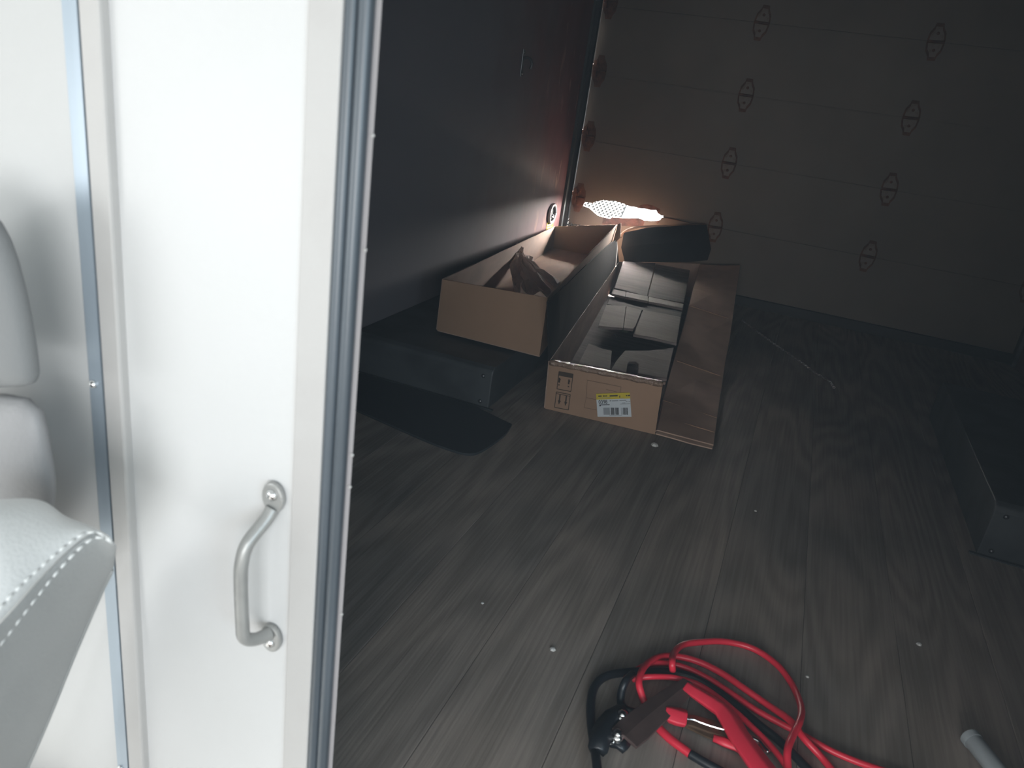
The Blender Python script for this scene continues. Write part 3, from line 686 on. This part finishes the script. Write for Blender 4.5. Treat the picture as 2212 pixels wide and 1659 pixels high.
q = MB(); bar(q, [(1435,1543),(1446,1546),(1462,1551),(1482,1557)], .016, [.010,.015,.016,.014], .016); q.build('grip', m_redp, cl, smooth=True, bevel=.003)
q = MB(); bar(q, [(1476,1556),(1500,1563),(1525,1572),(1555,1582),(1585,1590)], .010, [.012,.017,.020,.022,.022], .004); q.build('jaw', m_jaw, cl)
q = MB(); q.tube(spline([PZ(u, v, .022) for u, v in ((1484,1553),(1500,1555),(1512,1560),(1535,1568),(1560,1575),(1583,1580))], 4), .0016, 6); q.build('jaw_edge', m_chrome, cl)
q = MB(); bar(q, [(1540,1596),(1565,1604),(1590,1612),(1612,1624)], .008, [.006,.009,.010,.010], .008); q.build('grip', m_redp, cl, smooth=True)
q = MB(); q.tube(spline([PZ(u, v, .020) for u, v in ((1622,1594),(1640,1603),(1650,1615),(1660,1626))], 4), .0045, 8); q.build('spring', m_chrome, cl, smooth=True)
ck = bpy.data.objects.new('black_clamp', None); C.objects.link(ck); ck.parent = jc; ck.matrix_parent_inverse = jc.matrix_world.inverted(); bpy.context.view_layer.update()
q = MB(); bar(q, [(1490,1478),(1462,1500),(1430,1526),(1400,1550),(1370,1576),(1348,1596)], .024, [.014,.019,.022,.024,.026,.024], .006); q.build('jaw', m_brown, ck, bevel=.001)
for u, v in ((1341,1557), (1331,1599)):
    q = MB(); p = PZ(u, v, .012); q.cyl(p, (0, 0, 1), .011, .014, 12); q.dome(p + Vector((0, 0, .014)), (0, 0, 1), .009, .007, 12, 3); q.build('bolt', m_chrome, ck, smooth=True)
q = MB(); rr = [PZ(1312, 1597, .014) + Vector((.011 * math.cos(k * math.pi / 8), .008 * math.sin(k * math.pi / 8), 0)) for k in range(17)]; q.tube(rr, .0022, 6); q.build('ring', m_chrome, ck, smooth=True)
q = MB(); bar(q, [(1345,1535),(1325,1552),(1310,1572),(1298,1592),(1290,1625)], .016, [.008,.014,.016,.015,.013], .012); q.build('grip', m_cabk, ck, smooth=True)
q = MB(); bar(q, [(1350,1588),(1338,1606),(1332,1618)], .008, [.014,.016,.012], .008); q.build('grip', m_cabk, ck, smooth=True)

# grey tube at the lower right
p0, p1 = PZ(2092, 1588, .016), PZ(2230, 1760, .016)
tb = thing('grey_tube', 'short pale grey tube lying on the floor at the lower right', 'tube', p0)
q = MB(); dd = (p1 - p0); q.tube([p0, p0 + dd * .03, p0 + dd * .5, p1], [.013, .0155, .0155, .0155], 18); q.build('barrel', m_tube, tb, smooth=True)
q = MB(); q.tube([p0 - dd * .005, p0 + dd * .02, p0 + dd * .09], [.011, .0168, .0168], 18); q.build('end_cap', m_tube, tb, smooth=True, auto=.6)

# crumbs of litter on the boards
for (u, v, r, lb) in ((1632,1104,.004,'tiny white crumb on the bare boards below the long carton flap'), (1042,1303,.0035,'tiny pale crumb on the boards nearest the cab door edge'),
                      (1194,1403,.006,'larger pale crumb on the boards left of the jumper cables'), (1744,1462,.0035,'tiny pale crumb on the boards just right of the red cable loop'),
                      (1985,1392,.006,'pale crumb on the boards above the grey tube'), (1414,962,.012,'whitish scrap of litter at the front corner of the long carton')):
    q = MB(); p = PZ(u, v, .0003); q.dome(p, (0, 0, 1), r, r * .7, 6, 2)
    o = q.build('crumb', m_crumb); tag(o, lb, 'crumb', 'crumbs of litter on the floor')

# ------------------------------------------------------------------ cab seat at the left
seat = thing('cab_seat', 'light grey leather cab seat with stitched bolster by the white bulkhead', 'seat', (-.62, .30, .10))
def cushion(name, px, y, dep, mt, lab=None):
    """pillow: rounded outline, bulging towards the camera and back"""
    q = MB(); base = [PY(u, v, y) for u, v in px]; c = sum(base, Vector()) / len(base); n = len(base)
    rings = [(.0, -dep), (.45, -dep * .93), (.75, -dep * .72), (.93, -dep * .35), (1.0, 0), (.95, dep * .5), (.8, dep * .8)]
    vs = []; fs = []
    for s_, dy in rings[1:]:
        vs += [c.lerp(p, s_) + Vector((0, dy, 0)) for p in base]
    vs.append(c + Vector((0, -dep, 0))); vs.append(c + Vector((0, dep * .8, 0))); nr = len(rings) - 1
    for r in range(nr - 1):
        for k in range(n): a = r * n + k; b = r * n + (k + 1) % n; fs.append((a, b, b + n, a + n))
    for k in range(n):
        fs.append((nr * n, k, (k + 1) % n)); fs.append((nr * n + 1, (nr - 1) * n + (k + 1) % n, (nr - 1) * n + k))
    q.add(vs, fs); o = q.build(name, mt, seat, smooth=True, subsurf=1)
    return o
cushion('headrest', [(-8,470),(20,545),(46,650),(64,745),(76,832),(70,838),(-60,845),(-260,848),(-290,640),(-220,450),(-80,400)], .45, .022, m_leather2)
cushion('backrest', [(78,842),(94,925),(108,1005),(116,1070),(104,1130),(60,1240),(-40,1320),(-300,1320),(-330,1000),(-300,852),(-60,849)], .452, .022, m_leather3)
# stitched bolster: surface swept along its seam
def lerp(a, b, t): return a + (b - a) * t
seam = [(243,1172,.420),(225,1156,.415),(196,1152,.405),(150,1187,.385),(96,1240,.360),(45,1296,.335),(0,1345,.315),(-70,1420,.285),(-170,1530,.250)]
rear = [(245,1182,.440),(246,1205,.452),(241,1232,.462),(222,1272,.465),(188,1350,.462),(150,1440,.455),(108,1545,.445),(56,1665,.430),(-30,1850,.410)]
front = [(236,1160,.432),(200,1140,.428),(140,1117,.418),(97,1086,.405),(40,1078,.385),(-60,1095,.355),(-130,1180,.330),(-220,1290,.300),(-330,1420,.265)]
sm = spline([PY(*p) for p in seam], 4); rm = spline([PY(*p) for p in rear], 4); fm = spline([PY(*p) for p in front], 4)
rows = []
for a, b, c_ in zip(fm, sm, rm):
    o0 = Vector((0, 0, H)); row = []
    row.append(a + (a - o0).normalized() * .05)
    row.append(a)
    for t, bulge in ((.25, .010), (.55, .016), (.82, .012), (.94, .007)):
        p = a.lerp(b, t); row.append(p + (o0 - p).normalized() * bulge)
    row.append(b + (b - o0).normalized() * .003)
    for t, bulge in ((.10, .006), (.25, .010), (.55, .014), (.85, .008)):
        p = b.lerp(c_, t); row.append(p + (o0 - p).normalized() * bulge + Vector((bulge * .3, 0, 0)))
    row.append(c_)
    row.append(c_ + (c_ - o0).normalized() * .05)
    rows.append(row)
q = MB(); q.sheet([r[:7] for r in rows], .002); q.build('bolster', m_leather_lit, seat, smooth=True, subsurf=1)
q = MB(); q.sheet([r[6:] for r in rows], .002); q.build('side_panel', m_leather_shade, seat, smooth=True, subsurf=1)
# piping on the rear edge and two rows of stitches
q = MB(); q.tube([p + (Vector((0, 0, H)) - p).normalized() * .002 for p in rm[8:]], .0022, 8); q.build('piping', m_leather_shade, seat, smooth=True)
def stitches(t, side):
    q = MB(); src = fm if side < 0 else rm; acc = 0; line = []
    for a, b in zip(sm, src):
        p = b.lerp(a, t); line.append(p + (Vector((0, 0, H)) - p).normalized() * .0085)
    dn = spline(line, 10); last = dn[0]; on = 0
    for i in range(1, len(dn)):
        if (dn[i] - last).length > .0085:
            d = (dn[i] - last); q.tube([last + d * .12, last + d * .5 + (Vector((0, 0, H)) - last).normalized() * .0012, last + d * .80], .0014, 6); last = dn[i]
    o = q.build('stitching', m_thread, seat, smooth=True); o['kind'] = 'stuff'
stitches(.90, -1); stitches(.90, 1)
